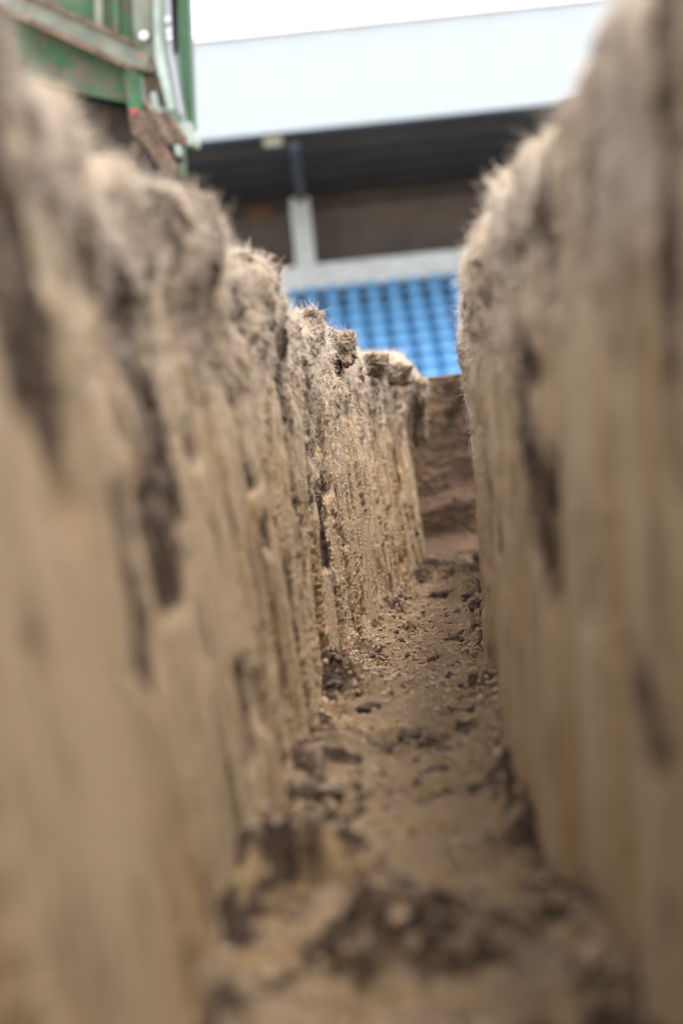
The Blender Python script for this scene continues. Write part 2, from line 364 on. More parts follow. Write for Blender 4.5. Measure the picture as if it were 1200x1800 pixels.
# ------------------------------------------------------------------ trench floor
mounds = [  # photograph pixel of the middle, radius across, radius along, height, darkness
 (600, 1235, .045, .16, .034, .55), (590, 1600, .050, .10, .042, .55), (690, 1720, .065, .06, .030, .70), (455, 1590, .035, .05, .022, .8), (850, 1730, .04, .04, .014, .3),
 (960, 1680, .025, .05, .014, .2), (830, 1050, .05, .18, .014, .35), (640, 1165, .035, .10, .010, 0), (700, 1075, .04, .2, .012, .1), (790, 1020, .10, .25, .022, .55), (700, 1325, .05, .06, .008, .35),
 (600, 1420, .05, .08, .010, .35), (860, 1130, .025, .22, .022, .1), (560, 1350, .035, .15, .012, .25), (935, 1440, .02, .15, .02, .5)]
mounds = [(*on_floor(a, b), c, d, e, f) for a, b, c, d, e, f in mounds]
def floor_height(X, Y):
    xl = smooth_interp(LY, LB, Y); xr = smooth_interp(RY, RB, Y); xr = np.where(Y > 5.05, 2, xr); xl = np.where(Y > 5.05, -1, xl)
    edge = np.minimum(X - xl, xr - X)
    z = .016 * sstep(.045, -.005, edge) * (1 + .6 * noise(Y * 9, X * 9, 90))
    bow = Y + 1.3 * (X - (xl + xr) / 2) ** 2 * np.where(Y < 5.05, 8, 0) - .35 * X
    z = z + .0110 * noise(bow * 7, X * 4, 91) + .0065 * noise(bow * 17, X * 7, 92) + .0035 * noise(bow * 38, X * 9, 98) + .0070 * sstep(.0, .3, noise(bow * 11, X * 6, 93))
    z = z + .010 * fbm(X * 20, Y * 12, 94, 4)
    patch = sstep(-.1, .3, noise(X * 12, Y * 5, 95) + .5 * sstep(.05, .0, edge))
    z = z + patch * (.0030 * fbm(X * 190, Y * 120, 96, 3) + .0095 * fbm(X * 55, Y * 36, 99, 3))
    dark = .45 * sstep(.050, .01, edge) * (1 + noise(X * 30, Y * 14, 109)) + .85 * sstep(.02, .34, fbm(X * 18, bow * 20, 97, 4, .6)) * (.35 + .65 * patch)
    for (mx, my, rx, ry, h, dk) in mounds:
        g = np.exp(-((X - mx) / rx) ** 2 - ((Y - my) / ry) ** 2)
        z = z + h * g * (1 + 1.3 * fbm(X * 42, Y * 28, 103, 4, .6)); dark = dark + 1.15 * dk * sstep(.15, .7, g) * (.75 + .5 * fbm(X * 45, Y * 30, 104, 3))
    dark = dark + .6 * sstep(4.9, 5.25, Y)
    z = z + .014 * sstep(5.0, 5.6, Y) * (1 + noise(X * 12, Y * 12, 107))
    return z, np.clip(dark, 0, 1.1)
fy = [-3.0]
while fy[-1] < 5.75: fy.append(fy[-1] + float(np.interp(fy[-1], [-3, 0, .8, 1.8, 2.4, 4, 5, 5.7], [.1, .03, .006, .005, .0038, .0045, .007, .01])))
fy = np.array(fy); nf = 120
def strip(y0, xl, xr, nf):
    tcol = np.linspace(0, 1, nf); X = xl[:, None] + (xr - xl)[:, None] * tcol; Y = np.repeat(y0[:, None], nf, 1); return X, Y
X, Y = strip(fy, smooth_interp(LY, LB, fy) - .03, smooth_interp(RY, RB, fy) + .03, nf)
Zf, dk = floor_height(X, Y)
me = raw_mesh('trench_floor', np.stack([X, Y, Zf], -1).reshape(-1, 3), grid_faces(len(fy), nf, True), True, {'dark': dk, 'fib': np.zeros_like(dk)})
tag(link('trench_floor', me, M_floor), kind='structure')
for (a, b) in ((-.5, .14), (.36, 1.05)):
    yy = np.linspace(5.02, 5.75, 70); X, Y = strip(yy, np.full(70, a), np.full(70, b), 60); Z2, d2 = floor_height(X, Y)
    me = raw_mesh('cross_cut_floor', np.stack([X, Y, Z2 - .004], -1).reshape(-1, 3), grid_faces(70, 60, True), True, {'dark': d2, 'fib': d2 * 0})
    tag(link('cross_cut_floor', me, M_floor), kind='structure')

# ------------------------------------------------------------------ end wall: damp darker soil with a sandy step low down
xx = np.linspace(-.55, 1.1, 420); zz = np.concatenate([np.linspace(-.03, .450, 190), np.linspace(.4505, .458, 5)])
XX, ZZ = np.meshgrid(xx, zz, indexing='ij')
ledge = .15 + .020 * noise(XX * 6, ZZ * 0, 130) + .12 * (XX - .28)
Dn = .018 * sstep(.03, -.02, ZZ - ledge) * (1 - .3 * sstep(.16, .05, ZZ)) + .010 * fbm(XX * 12, ZZ * 9, 131, 4) + .010 * np.abs(fbm(XX * 30, ZZ * 26, 134, 3)) + .003 * fbm(XX * 130, ZZ * 130, 135, 3)
Dn += .05 * sstep(.07, .0, ZZ) * (1 + noise(XX * 14, ZZ * 10, 136))
ZZ2 = ZZ + np.where(ZZ > .40, .005 * fbm(XX * 30, XX * 0, 137, 3), 0)
YY = 5.62 - Dn + np.where(ZZ > .45, (ZZ - .45) * 30, 0)
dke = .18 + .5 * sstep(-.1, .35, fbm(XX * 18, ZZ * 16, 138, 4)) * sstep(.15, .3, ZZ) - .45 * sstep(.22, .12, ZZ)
me = raw_mesh('end_wall', np.stack([XX, YY, ZZ2], -1).reshape(-1, 3), grid_faces(len(xx), len(zz), True), True, {'dark': np.clip(dke, 0, 1), 'fib': dke * 0})
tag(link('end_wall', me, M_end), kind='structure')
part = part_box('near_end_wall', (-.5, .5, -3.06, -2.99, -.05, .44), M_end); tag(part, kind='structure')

# ------------------------------------------------------------------ pitch surface round the trench
def sheet(name, x0, x1, y0, y1, z, nx_=2, ny_=2):
    xs = np.linspace(x0, x1, nx_); ys = np.linspace(y0, y1, ny_); A, B = np.meshgrid(xs, ys, indexing='ij')
    return np.stack([A, B, np.full_like(A, z)], -1).reshape(-1, 3), grid_faces(nx_, ny_, False)
cos, fs, off = [], [], 0
for r_ in ((-90, -.5, -3, 5.45), (.60, 90, -3, 5.0), (1.02, 90, 5.0, 5.8), (-.5, 1.02, 5.82, 5.9), (-90, -.5, 5.45, 5.9), (1.02, 90, 5.8, 5.9), (-90, 90, 5.9, 160), (-90, 90, -60, -3)):
    c_, f_ = sheet('', *r_, .445); cos.append(c_); fs.append(f_[:, ::-1] + off); off += len(c_)
me = raw_mesh('pitch_surface', np.concatenate(cos), np.concatenate(fs)[:, ::-1], False); tag(link('pitch_surface', me, M_pitch), kind='structure')

# ------------------------------------------------------------------ fibres
def fibres(name, label, idx, W, length, radius, mat, normal_w, down_w, curl, up_w=0.0, npts=6):
    P = W['co'][idx]; Nn = W['vn'][idx]; k = len(idx)
    P = P + rng.normal(0, .0015, (k, 3))
    d = Nn * normal_w + rng.normal(0, 1, (k, 3)) * .55; d[:, 2] += up_w - down_w * .5
    d /= np.linalg.norm(d, axis=1)[:, None]
    seg = (length * rng.uniform(.35, 1.3, k) / (npts - 1))[:, None]
    bend = rng.normal(0, curl, (k, 3)); bend2 = rng.normal(0, curl, (k, 3))
    pts = np.zeros((k, npts, 3)); pts[:, 0] = P - Nn * .001; cur = pts[:, 0].copy()
    for j in range(1, npts):
        cur = cur + d * seg; pts[:, j] = cur
        d = d + bend + (bend2 if j > npts // 2 else 0); d[:, 2] -= down_w * .25
        d /= np.linalg.norm(d, axis=1)[:, None]
    h = bpy.data.hair_curves.new(name); h.add_curves([npts] * k)
    h.position_data.foreach_set('vector', pts.astype(np.float32).ravel())
    ra = h.attributes.get('radius') or h.attributes.new('radius', 'FLOAT', 'POINT')
    rr = np.linspace(1, .45, npts)[None] * (radius * rng.uniform(.6, 1.4, k))[:, None]
    ra.data.foreach_set('value', rr.astype(np.float32).ravel())
    h.materials.append(mat)
    o = bpy.data.objects.new(name, h); C.objects.link(o)
    tag(o, label, 'fibres', None, 'stuff'); return o
def pick(W, k, wfun, smin=.35):
    """vertices by area-fair weight"""
    ds = np.gradient(W['s'].reshape(W['n'], W['m']), axis=0).ravel(); dz = np.abs(np.gradient(W['arc'].reshape(W['n'], W['m']), axis=1)).ravel()
    w_ = np.abs(ds) * dz * wfun(W) * (W['s'] > smin); w_ /= w_.sum()
    return rng.choice(len(w_), k, p=w_)
def nearfocus(W): return .35 + 1.3 * np.exp(-((W['s'] - 3.4) / 1.1) ** 2)
def clump(W, f, seed):   # fibres gather in tufts
    return sstep(-.25, .35, fbm(W['s'] * 28, W['arc'] * 22, seed, 3))
def upper(W): return nearfocus(W) * (np.exp(-np.maximum(W['depth'], 0) / .045) * (W['depth'] > -.05)) * (.12 + clump(W, 1, 301) ** 1.5)
def lip(W): return nearfocus(W) * np.exp(-(W['depth'] / .018) ** 2) * (.05 + clump(W, 1, 305) ** 3)
def mid(W): return nearfocus(W) * sstep(.26, .06, W['depth']) * (W['depth'] > 0) * clump(W, 1, 309) ** 2
for W, side in ((WL, 'left'), (WR, 'right')):
    q = 1.0 if side == 'left' else .75
    fibres('matted_turf_fibres', f'pale matted fibres covering the upper face of the {side} wall', pick(W, int(50000 * q), upper), W, .0125, .00022, M_fibre, .35, .7, .38)
    fibres('upright_turf_fibres', f'fine pale fibres standing up along the top edge of the {side} wall', pick(W, int(13000 * q), lip), W, .019, .00017, M_fibre, .9, .05, .28, .25)
    fibres('hanging_root_fibres', f'thin fibres hanging down the middle of the {side} wall', pick(W, int(16000 * q), mid), W, .018, .00018, M_fibre, .25, 1.5, .22)
    fibres('brown_root_fibres', f'brown roots among the pale fibres of the {side} wall', pick(W, int(11000 * q), upper), W, .011, .00025, M_fibre2, .5, .5, .38)

# ------------------------------------------------------------------ crumbs: one mesh of small jittered solids
ico = bmesh.new(); bmesh.ops.create_icosphere(ico, subdivisions=1, radius=1)
IV = np.array([v.co[:] for v in ico.verts]); IF = np.array([[v.index for v in f.verts] for f in ico.faces]); ico.free()
def crumbs(name, label, P, rad, mat):
    k = len(P); V = IV[None] * (1 + rng.normal(0, .20, (k, len(IV), 1))) * rng.uniform(.6, 1.15, (k, 1, 3))
    a = rng.uniform(0, 2 * np.pi, k); ca, sa = np.cos(a)[:, None], np.sin(a)[:, None]
    V = np.stack([V[..., 0] * ca - V[..., 1] * sa, V[..., 0] * sa + V[..., 1] * ca, V[..., 2]], -1)
    V = V * rad[:, None, None] + P[:, None]
    Fc = (IF[None] + (np.arange(k) * len(IV))[:, None, None]).reshape(-1, 3)
    o = link(name, raw_mesh(name, V.reshape(-1, 3), Fc, False), mat); tag(o, label, 'crumbs', None, 'stuff'); return o
def floor_pts(k, y0, y1, edge=0):
    Yp = y0 + (y1 - y0) * rng.random(k); xl = smooth_interp(LY, LB, Yp); xr = smooth_interp(RY, RB, Yp)
    t_ = rng.random(k) if not edge else (rng.beta(.7, 2.0, k))
    if edge > 1: t_ = 1 - t_
    Xp = xl + (xr - xl) * t_; z, _ = floor_height(Xp, Yp)
    keep = noise(Xp * 16, Yp * 8, 140) + .5 * noise(Xp * 50, Yp * 30, 141) > rng.uniform(-.6, .7, k)
    return np.stack([Xp, Yp, z], 1)[keep]
P = np.concatenate([floor_pts(12000, 2.3, 5.0), floor_pts(14000, 2.6, 4.6, 1), floor_pts(9000, 2.3, 4.6, 2), floor_pts(3500, 1.1, 2.4)])
rad = .0009 + .0038 * rng.random(len(P)) ** 4
crumbs('sand_crumbs', 'loose tan sand crumbs strewn over the trench floor', P, rad, M_crumb)
P = np.concatenate([floor_pts(500, 2.0, 5.4), floor_pts(450, 2.6, 5.0, 2), floor_pts(60, 1.1, 2.2)]); rad = .002 + .0035 * rng.random(len(P)) ** 2
crumbs('dark_soil_crumbs', 'dark soil crumbs strewn over the trench floor', P, rad, M_clod)
i = pick(WL, 9000, lambda W: (W['depth'] > .1) * (W['arc'] > .0) * sstep(-.05, .4, fbm(W['s'] * 14, W['arc'] * 8, 320, 3)) * np.exp(-((W['s'] - 3.2) / .8) ** 2))
crumbs('clinging_sand_crumbs', 'sand crumbs clinging to the left trench wall', WL['co'][i], .0007 + .0016 * rng.random(len(i)) ** 3, M_crumb)

Pm = []
for (mx, my, rx, ry, h, dk_) in mounds:
    k = int(60 + 14000 * rx * ry * (1 if dk_ > .2 else .4)); Pm.append(np.stack([mx + rx * .75 * rng.normal(0, 1, k), my + ry * .75 * rng.normal(0, 1, k)], 1))
Pm = np.concatenate(Pm); xl = smooth_interp(LY, LB, Pm[:, 1]); xr = smooth_interp(RY, RB, Pm[:, 1]); Pm = Pm[(Pm[:, 0] > xl) & (Pm[:, 0] < xr)]
Pm = np.concatenate([Pm, np.concatenate([floor_pts(900, 1.1, 5.2, 1), floor_pts(700, 1.1, 5.2, 2)])[:, :2]])
Pm = np.column_stack([Pm, floor_height(Pm[:, 0], Pm[:, 1])[0]])
ra_ = .0012 + .0048 * rng.random(len(Pm)) ** 4
hf = (rng.random(len(Pm)) < .82) | (ra_ > .004)
crumbs('brown_soil_crumbs', 'brown soil lumps heaped in the trench and along both wall feet', Pm[hf], ra_[hf], M_clod2)
crumbs('heap_sand_lumps', 'sandy lumps mixed into the brown heaps of the trench floor', Pm[~hf], ra_[~hf], M_crumb)
# ------------------------------------------------------------------ clods: each a thing
from mathutils import noise as mn
def clod(px, py, wpx, asp, label, mat=M_clod, name='soil_clod', lift=.3):
    x, y = on_floor(px, py); r = wpx * y / F / 2
    z = float(floor_height(np.array([x]), np.array([y]))[0][0])
    bm = bmesh.new(); bmesh.ops.create_icosphere(bm, subdivisions=4, radius=1)
    off_ = Vector((px * .37, py * .21, 3.1))
    for v in bm.verts:
        p = v.co.copy()
        k = 1 + .34 * mn.noise(p * 1.3 + off_) + .24 * mn.noise(p * 3.1 + off_) + .16 * mn.noise(p * 7 + off_) + .08 * mn.noise(p * 15 + off_)
        v.co = Vector((p.x * k * r, p.y * k * r * .9, p.z * k * r * asp))
    o = finish(name, bm, mat, smooth=True); o.location = (x, y, z + r * asp * lift); o.rotation_euler = (0, 0, px * .7)
    tag(o, label, 'clod', 'soil clods lying on the trench floor'); return o
for a in [
 (796, 1131, 40, .55, 'sharp dark clod lying mid-floor where the trench is in focus'),
 (845, 1100, 34, .75, 'dark clod resting against the foot of the right wall'),
 (706, 1139, 15, .75, 'small round black clod left of the larger focused clod'),
 (717, 1156, 11, .85, 'tiny dark clod just in front of the small round one'),
 (777, 1054, 40, .4, 'flat dark clod behind the focused one, near the trench end'),
 (830, 1064, 30, .5, 'dark clod by the right wall, behind the focused clods'),
 (742, 1038, 14, .8, 'small dark clod at the left in the far floor litter'),
 (783, 1033, 18, .6, 'small dark clod in the middle of the far floor litter'),
 (759, 1025, 20, .6, 'dark clod at the far foot of the left wall'),
 (627, 1160, 14, .8, 'little dark clod at the foot of the sharp left wall'),
 (762, 1224, 14, .8, 'lone dark clod on the sand in front of the focused area'),
 (834, 1243, 20, .9, 'brownish clod near the right wall beyond the blurred ridges'),
 (723, 1322, 42, .55, 'black wedge-shaped clod on pale sand in the middle of the floor'),
 (792, 1327, 20, .5, 'small flat clod just right of the wedge-shaped black one'),
 (650, 1268, 42, .55, 'dark clod at the front of the brown heap by the left wall'),
 (594, 1256, 32, .5, 'dark clod half buried at the left side of the brown heap'),
 (768, 1360, 40, .3, 'thin dark clod lying flat in front of the wedge-shaped one'),
 (807, 1090, 14, .7, 'small clod between the focused clod and the right wall'),
 (842, 1004, 20, 1.0, 'dark clod in the far right corner of the trench'),
]: clod(*a)
for a in [
 (607, 1216, 28, .7, 'brown clod on top of the heap beside the left wall'),
 (655, 1215, 40, .8, 'broad brown lump forming the crest of the left heap'),
 (586, 1428, 60, .4, 'flat brown clod at the blurred left edge of the floor'),
 (590, 1515, 95, .7, 'large blurred brown lump crowning the near heap'),
 (535, 1372, 34, .6, 'brown clod lying against the blurred foot of the left wall'),
 (905, 1330, 18, .9, 'brown clod touching the blurred right wall'),
]: clod(*a, mat=M_clod2)
for a in [
 (462, 1575, 95, .5, 'black blurred clod against the left wall in the foreground'),
 (700, 1690, 120, .4, 'widest black blurred clod at the bottom of the trench'),
 (700, 1598, 60, .5, 'dark blurred clod on the right shoulder of the near heap'),
 (780, 1625, 55, .5, 'dark blurred clod right of the near heap'),
 (868, 1718, 48, .8, 'small round blurred clod at the lower right of the floor'),
 (948, 1678, 50, .6, 'blurred dark clod before the foot of the right wall'),
]: clod(*a)

# ------------------------------------------------------------------ turf clumps clinging to the crest of the left wall
M_turf = soil_mat('turf_clump_soil', base=(.33, .235, .17), tone=.8)
def turf_clump(px, py, d, wpx, hpx, label, nf_, dark=.35):
    p = at(px, py, d); rx, rz = wpx * d / F / 2, hpx * d / F / 2
    bm = bmesh.new(); bmesh.ops.create_icosphere(bm, subdivisions=5, radius=1); off_ = Vector((px * .31, py * .17, 1.7))
    for v in bm.verts:
        q = v.co.copy(); k = 1 + .42 * mn.noise(q * 1.5 + off_) + .28 * mn.noise(q * 3.7 + off_) + .20 * mn.noise(q * 8 + off_) + .12 * mn.noise(q * 18 + off_)
        sq = max(abs(q.x), abs(q.y), abs(q.z)) ** .5
        v.co = Vector((q.x * k / sq * rx, q.y * k / sq * rx * 2.2, q.z * k / sq * rz))
    o = finish('turf_clump', bm, M_turf, smooth=True); o.location = p; o.rotation_euler = (0, .12, 0)
    n_ = len(o.data.vertices); cs = np.zeros(n_ * 3, np.float32); o.data.vertices.foreach_get('co', cs); vn_ = np.zeros(n_ * 3, np.float32); o.data.vertex_normals.foreach_get('vector', vn_)
    for nm, val in (('dark', dark), ('fib', .5), ('wiped', 0)):
        a_ = o.data.attributes.new(nm, 'FLOAT', 'POINT'); a_.data.foreach_set('value', np.full(n_, val, np.float32))
    Wc = dict(co=cs.reshape(-1, 3).astype(float), vn=vn_.reshape(-1, 3).astype(float))
    f = fibres('fibre_tuft', None, rng.integers(0, n_, nf_), Wc, .016, .00018, M_fibre, .5, .25, .34, .1)
    del f['kind']; del f['category']; f.parent = o
    tag(o, label, 'turf clump')
turf_clump(543, 586, 3.0, 46, 78, 'brown fibrous turf clump standing highest on the sharp part of the left crest', 900)
turf_clump(602, 612, 3.5, 42, 56, 'smaller rounded turf clump behind the highest one on the left crest', 500)
turf_clump(660, 640, 4.2, 44, 36, 'low turf clump on the left crest halfway to the trench end', 400)
turf_clump(728, 690, 4.95, 44, 50, 'turf clump overhanging the far end of the left wall', 700, .2)
turf_clump(700, 660, 4.6, 40, 34, 'dull brown turf clump just before the overhanging one at the far end', 350, .3)
turf_clump(738, 745, 4.98, 20, 60, 'thin ragged flap of turf hanging below the far end clump', 500, .3)
# ------------------------------------------------------------------ stand across the pitch
M_clad = flat_mat('pale_blue_cladding', (.405, .45, .49), .5, var=.02, scale=.6)
M_trim = flat_mat('red_brown_flashing', (.30, .12, .13), .6)
M_under = flat_mat('dark_roof_lining', (.060, .054, .054), .8, var=.2, scale=.8)
M_steel = flat_mat('dark_steel', (.04, .043, .055), .5, var=.15, scale=2)
M_back = flat_mat('brown_back_wall', (.19, .15, .13), .9, var=.2, scale=.8)
M_conc = flat_mat('pale_concrete', (.86, .88, .88), .85, var=.12, scale=2.5, bump=.004)
M_step = flat_mat('blue_painted_terrace', (.08, .27, .54), .8, var=.2, scale=2)
M_seat = flat_mat('blue_seat_plastic', (.20, .50, .86), .35, var=.1, scale=3)
M_bolt = flat_mat('galvanised', (.5, .52, .52), .35, .7)
stand = empty('grandstand', (0, 54, .45))
tag(stand, 'football stand with pale cladded roof fascia above dark roof and blue seating', 'grandstand')
def stand_local(o): o.parent = stand; o.matrix_parent_inverse = Matrix.Translation((0, -54, -.45)); return o
X0, X1 = -24.0, 30.0
zf0, zf1 = EYE + .1397 * 54, EYE + .1820 * 54
x = X0; proto = None
while x < X1 - .1:     # fascia panels, 1.5 m wide with an open joint and shallow ribs
    if proto is None:
        bm = bmesh.new(); box(bm, .002, 1.498, 0, .05, 0, zf1 - zf0)
        for q in range(1, 6): box(bm, q * .25 - .01, q * .25 + .01, -.003, .001, .01, zf1 - zf0 - .01)
        o = finish('cladding_panel', bm, M_clad); proto = o
    else:
        o = proto.copy(); C.objects.link(o)
    o.location = (x, 54, zf0); stand_local(o); x += 1.5
stand_local(part_box('fascia_frame', (X0, X1, 54.055, 54.2, zf0, zf1), M_clad))
stand_local(part_box('ridge_flashing', (X0, X1, 53.95, 54.3, zf1 + .002, zf1 + .05), M_trim))
stand_local(part_box('gutter_lip', (X0, X1, 53.97, 54.25, zf0 - .05, zf0 - .002), M_steel))
zb = EYE + .1103 * 64.5
def under(y): return zf0 + (zb - zf0) * (y - 54) / (64.5 - 54)
bm = bmesh.new(); vv = [bm.verts.new(p) for p in ((X0, 54.21, under(54.2)), (X1, 54.21, under(54.2)), (X1, 65, under(65)), (X0, 65, under(65)), (X0, 54.21, under(54.2) + .25), (X1, 54.21, under(54.2) + .25), (X1, 65, under(65) + .25), (X0, 65, under(65) + .25))]
for f in ((0, 1, 2, 3), (4, 7, 6, 5), (0, 4, 5, 1), (1, 5, 6, 2), (2, 6, 7, 3), (3, 7, 4, 0)): bm.faces.new([vv[k] for k in f])
stand_local(finish('roof_deck', bm, M_under))
for yy in np.arange(55.6, 64, 2.2):
    stand_local(part_box('purlin', (X0, X1, yy, yy + .12, under(yy) - .20, under(yy) - .005), M_under))
for xx_ in np.arange(-21.8, 30, 7.2):
    bm = bmesh.new()
    vv = [bm.verts.new(p) for sx in (-.12, .12) for p in ((xx_ + sx, 54.3, under(54.3) - .36), (xx_ + sx, 64.3, under(64.3) - .36), (xx_ + sx, 64.3, under(64.3) - .21), (xx_ + sx, 54.3, under(54.3) - .21))]
    for f in ((0, 1, 2, 3), (7, 6, 5, 4), (0, 4, 5, 1), (1, 5, 6, 2), (2, 6, 7, 3), (3, 7, 4, 0)): bm.faces.new([vv[k] for k in f])
    stand_local(finish('rafter', bm, M_steel))
stand_local(part_box('back_wall', (X0, X1, 64.5, 64.8, .45, zb + .02), M_back))
stand_local(part_box('wall_rail', (X0, X1, 64.38, 64.49, zb - .32, zb - .22), M_under))
zl1, zl0 = EYE + .0812 * 62.6, EYE + .0738 * 62.6
stand_local(part_box('concrete_ledge', (X0, X1, 62.5, 62.75, zl0 - .25, zl1), M_conc, bevel=.01))
stand_local(part_box('walkway', (X0, X1, 62.76, 64.49, zl0 - .5, zl0 - .3), M_under))
cx = uv(532, 410)[0] * 62.8
for kx in range(-3, 5):
    xc = cx + kx * 6.6
    if X0 < xc < X1:
        c_ = stand_local(part_box('column', (xc - .27, xc + .27, 62.8, 63.2, zl0 - .3, under(63) - .215), M_conc, bevel=.01))
stand_local(part_box('side_wall', (X0 - .3, X0 - .005, 54.3, 64.8, .45, under(54.3) - .1), M_back))
# terrace
NR = 13
bm = bmesh.new()
for k in range(20):
    yk = 61.8 - .70 * k; zk = EYE + 4.56 - .34 * k - .82
    if zk < .5: break
    box(bm, X0, X1, yk - .35, yk + .345, .45 if k else .45, zk)
stand_local(finish('terrace_steps', bm, M_step))
lamp = empty('floodlight', (uv(480, 245)[0] * 54.7, 54.7, EYE + .137 * 54.7))
tag(lamp, 'small pale floodlight hanging under the front edge of the stand roof', 'floodlight')
lx, ly, lz = lamp.location
for o in (part_box('housing', (-.23, .23, -.14, .14, -.16, .07), flat_mat('cream_housing', (.62, .57, .48), .5), None, .03), part_box('glass_front', (-.19, .19, -.155, -.145, -.13, .04), flat_mat('lamp_glass', (.75, .72, .62), .2)),
          rod('bracket', (0, 0, .05), (0, 0, under(54.7) - lz + .02), .025, M_steel)):
    o.parent = lamp
sg = tag(part_box('sign_plate', (0, .62, 0, .04, 0, .2), flat_mat('orange_sign', (.32, .11, .06), .6), None, .01), 'small dim orange sign on the back wall left of the pale column', 'sign')
p = at(440, 385, 64.42); sg.location = (p.x, 64.33, p.z)
# seats
def seat_shell(w_, h_, lean, curve, th):
    """curved plastic shell: grid with thickness"""
    nu, nv = 7, 6; V = []
    for side_ in (0, 1):
        for i_ in range(nu):
            for j_ in range(nv):
                a = (i_ / (nu - 1) - .5) * 2; b_ = j_ / (nv - 1)
                ww = w_ / 2 * (1 - .34 * b_ ** 2)
                V.append((a * ww, curve * (a * a) * -1 + lean * b_ * b_ + side_ * th, b_ * h_ - .03 * (a ** 4) * (b_ > .9)))
    Fq = grid_faces(nu, nv).tolist(); Fq2 = [[x_ + nu * nv for x_ in f[::-1]] for f in Fq]
    rim = [i_ * nv for i_ in range(nu)] + [(nu - 1) * nv + j_ for j_ in range(1, nv)] + [i_ * nv + nv - 1 for i_ in range(nu - 2, -1, -1)] + [j_ for j_ in range(nv - 2, 0, -1)]
    Fr = [[rim[k], rim[(k + 1) % len(rim)], rim[(k + 1) % len(rim)] + nu * nv, rim[k] + nu * nv] for k in range(len(rim))]
    return raw_mesh('shell', V, Fq + Fq2 + Fr, True)
back_me = seat_shell(.48, .15, .06, .10, .02); pan_me = seat_shell(.44, .24, -.05, .04, .03); back_me.materials.append(M_seat); pan_me.materials.append(M_seat)
bm = bmesh.new(); box(bm, -.03, .03, .04, .34, -.06, 0); box(bm, -.06, .06, .30, .34, -.2, .02)
br_me = bpy.data.meshes.new('bracket'); bm.to_mesh(br_me); bm.free(); br_me.materials.append(M_steel)
xs0 = uv(510, 510)[0] * 61.8 - 1 * .55
for k in range(NR):
    yk = 61.8 - .70 * k; zs = EYE + 4.56 - .34 * k - .46
    for c_i in range(13):
        s = empty('stadium_seat', (xs0 + c_i * .55, yk, zs - .36))
        if k == 0: tag(s, 'blue plastic stadium seat in the shaded top row right under the concrete ledge', 'seat', 'blue seats in the top row')
        elif k < 6: tag(s, 'blue stadium seat in the darker upper rows of the seating block', 'seat', 'blue seats in the upper rows')
        else: tag(s, 'blue stadium seat in the brighter lower rows just above the trench end', 'seat', 'blue seats in the lower rows')
        for nm, me_, lo in (('backrest', back_me, (0, .1, .53)), ('seat_pan', pan_me, (0, .02, .24)), ('bracket', br_me, (0, 0, .22))):
            o = bpy.data.objects.new(nm, me_); C.objects.link(o); o.parent = s; o.location = lo

# ------------------------------------------------------------------ green farm trailer standing left of the trench
RUST = (.22, .085, .045)
M_green = flat_mat('chipped_green_paint', (.028, .115, .042), .55, var=.3, scale=7, bump=.001, dirt=(.12, .088, .066), dirt_amt=(.42, .62))
M_dgreen = flat_mat('dark_green_paint', (.02, .07, .028), .45, var=.2, scale=9, dirt=RUST, dirt_amt=(.62, .72))
M_dust = flat_mat('dusty_grey_steel', (.19, .205, .165), .6, .1, var=.25, scale=9, bump=.001, dirt=(.30, .17, .12), dirt_amt=(.52, .64))
M_pale = flat_mat('pale_scuffed_steel', (.33, .38, .34), .35, .35, var=.2, scale=14, dirt=(.25, .2, .16), dirt_amt=(.6, .75))
M_rust = flat_mat('rusty_muddy_steel', (.14, .088, .06), .8, .1, var=.4, scale=22, bump=.003, dirt=(.25, .19, .15), dirt_amt=(.5, .65))
M_mud = flat_mat('dark_mud', (.05, .035, .03), .95, var=.3, scale=20, bump=.004)
M_tyre = flat_mat('tyre_rubber', (.03, .03, .03), .9)
TD = 7.6
tr = empty('farm_trailer', (-1.5, TD + 1.5, .445))
tag(tr, 'green farm trailer with chipped paint and rusty tailgate hinge left of the trench', 'trailer')
INV = Matrix.Translation((1.5, -TD - 1.5, -.445))
def T(pts): return [(at(a, b, TD).x, at(a, b, TD).z) for a, b in pts]
def tp(o, parent=tr):
    o.parent = parent
    if parent is tr: o.matrix_parent_inverse = INV
    return o
tp(prism('side_panel', T([(-500, -500), (232, -500), (248, 186), (60, 150), (-520, 60)]), TD + .02, TD + .05, M_green))
tp(prism('tank_bed', T([(-500, -480), (225, -480), (238, 150), (-500, 40)]), TD + .052, TD + 2.6, M_dgreen))
tp(prism('diagonal_brace', T([(-320, -170), (-300, -195), (45, -3), (250, 92), (268, 108), (262, 130), (236, 126), (-5, 14)]), TD - .045, TD + .018, M_dust, bevel=.004))
tp(prism('brace_flange', T([(-5, 12), (236, 124), (234, 132), (-7, 22)]), TD - .065, TD - .046, M_rust))
tp(prism('upper_brace_flange', T([(45, -8), (250, 86), (248, 93), (43, 0)]), TD - .060, TD - .046, M_rust))
tp(prism('corner_post', T([(222, -480), (262, -480), (272, 30), (276, 132), (248, 133), (238, 60)]), TD - .03, TD + .06, M_dust, bevel=.004))
tp(prism('panel_stiffener', T([(163, -480), (176, -480), (184, 66), (170, 60)]), TD - .012, TD + .019, M_dust, bevel=.003))
tp(prism('panel_stiffener', T([(196, -480), (204, -480), (212, 78), (202, 72)]), TD - .012, TD + .019, M_green, bevel=.003))
q = at(255, 67, TD - .05); tp(rod('bolt', (q.x, q.y - .012, q.z), (q.x, q.y + .03, q.z), .015, flat_mat('bright_bolt', (.6, .6, .6), .3, .5)))
tp(prism('tailgate_rail', T([(262, -480), (276, -480), (284, 70), (312, 200), (300, 204), (276, 110)]), TD - .07, TD - .02, M_pale, bevel=.004))
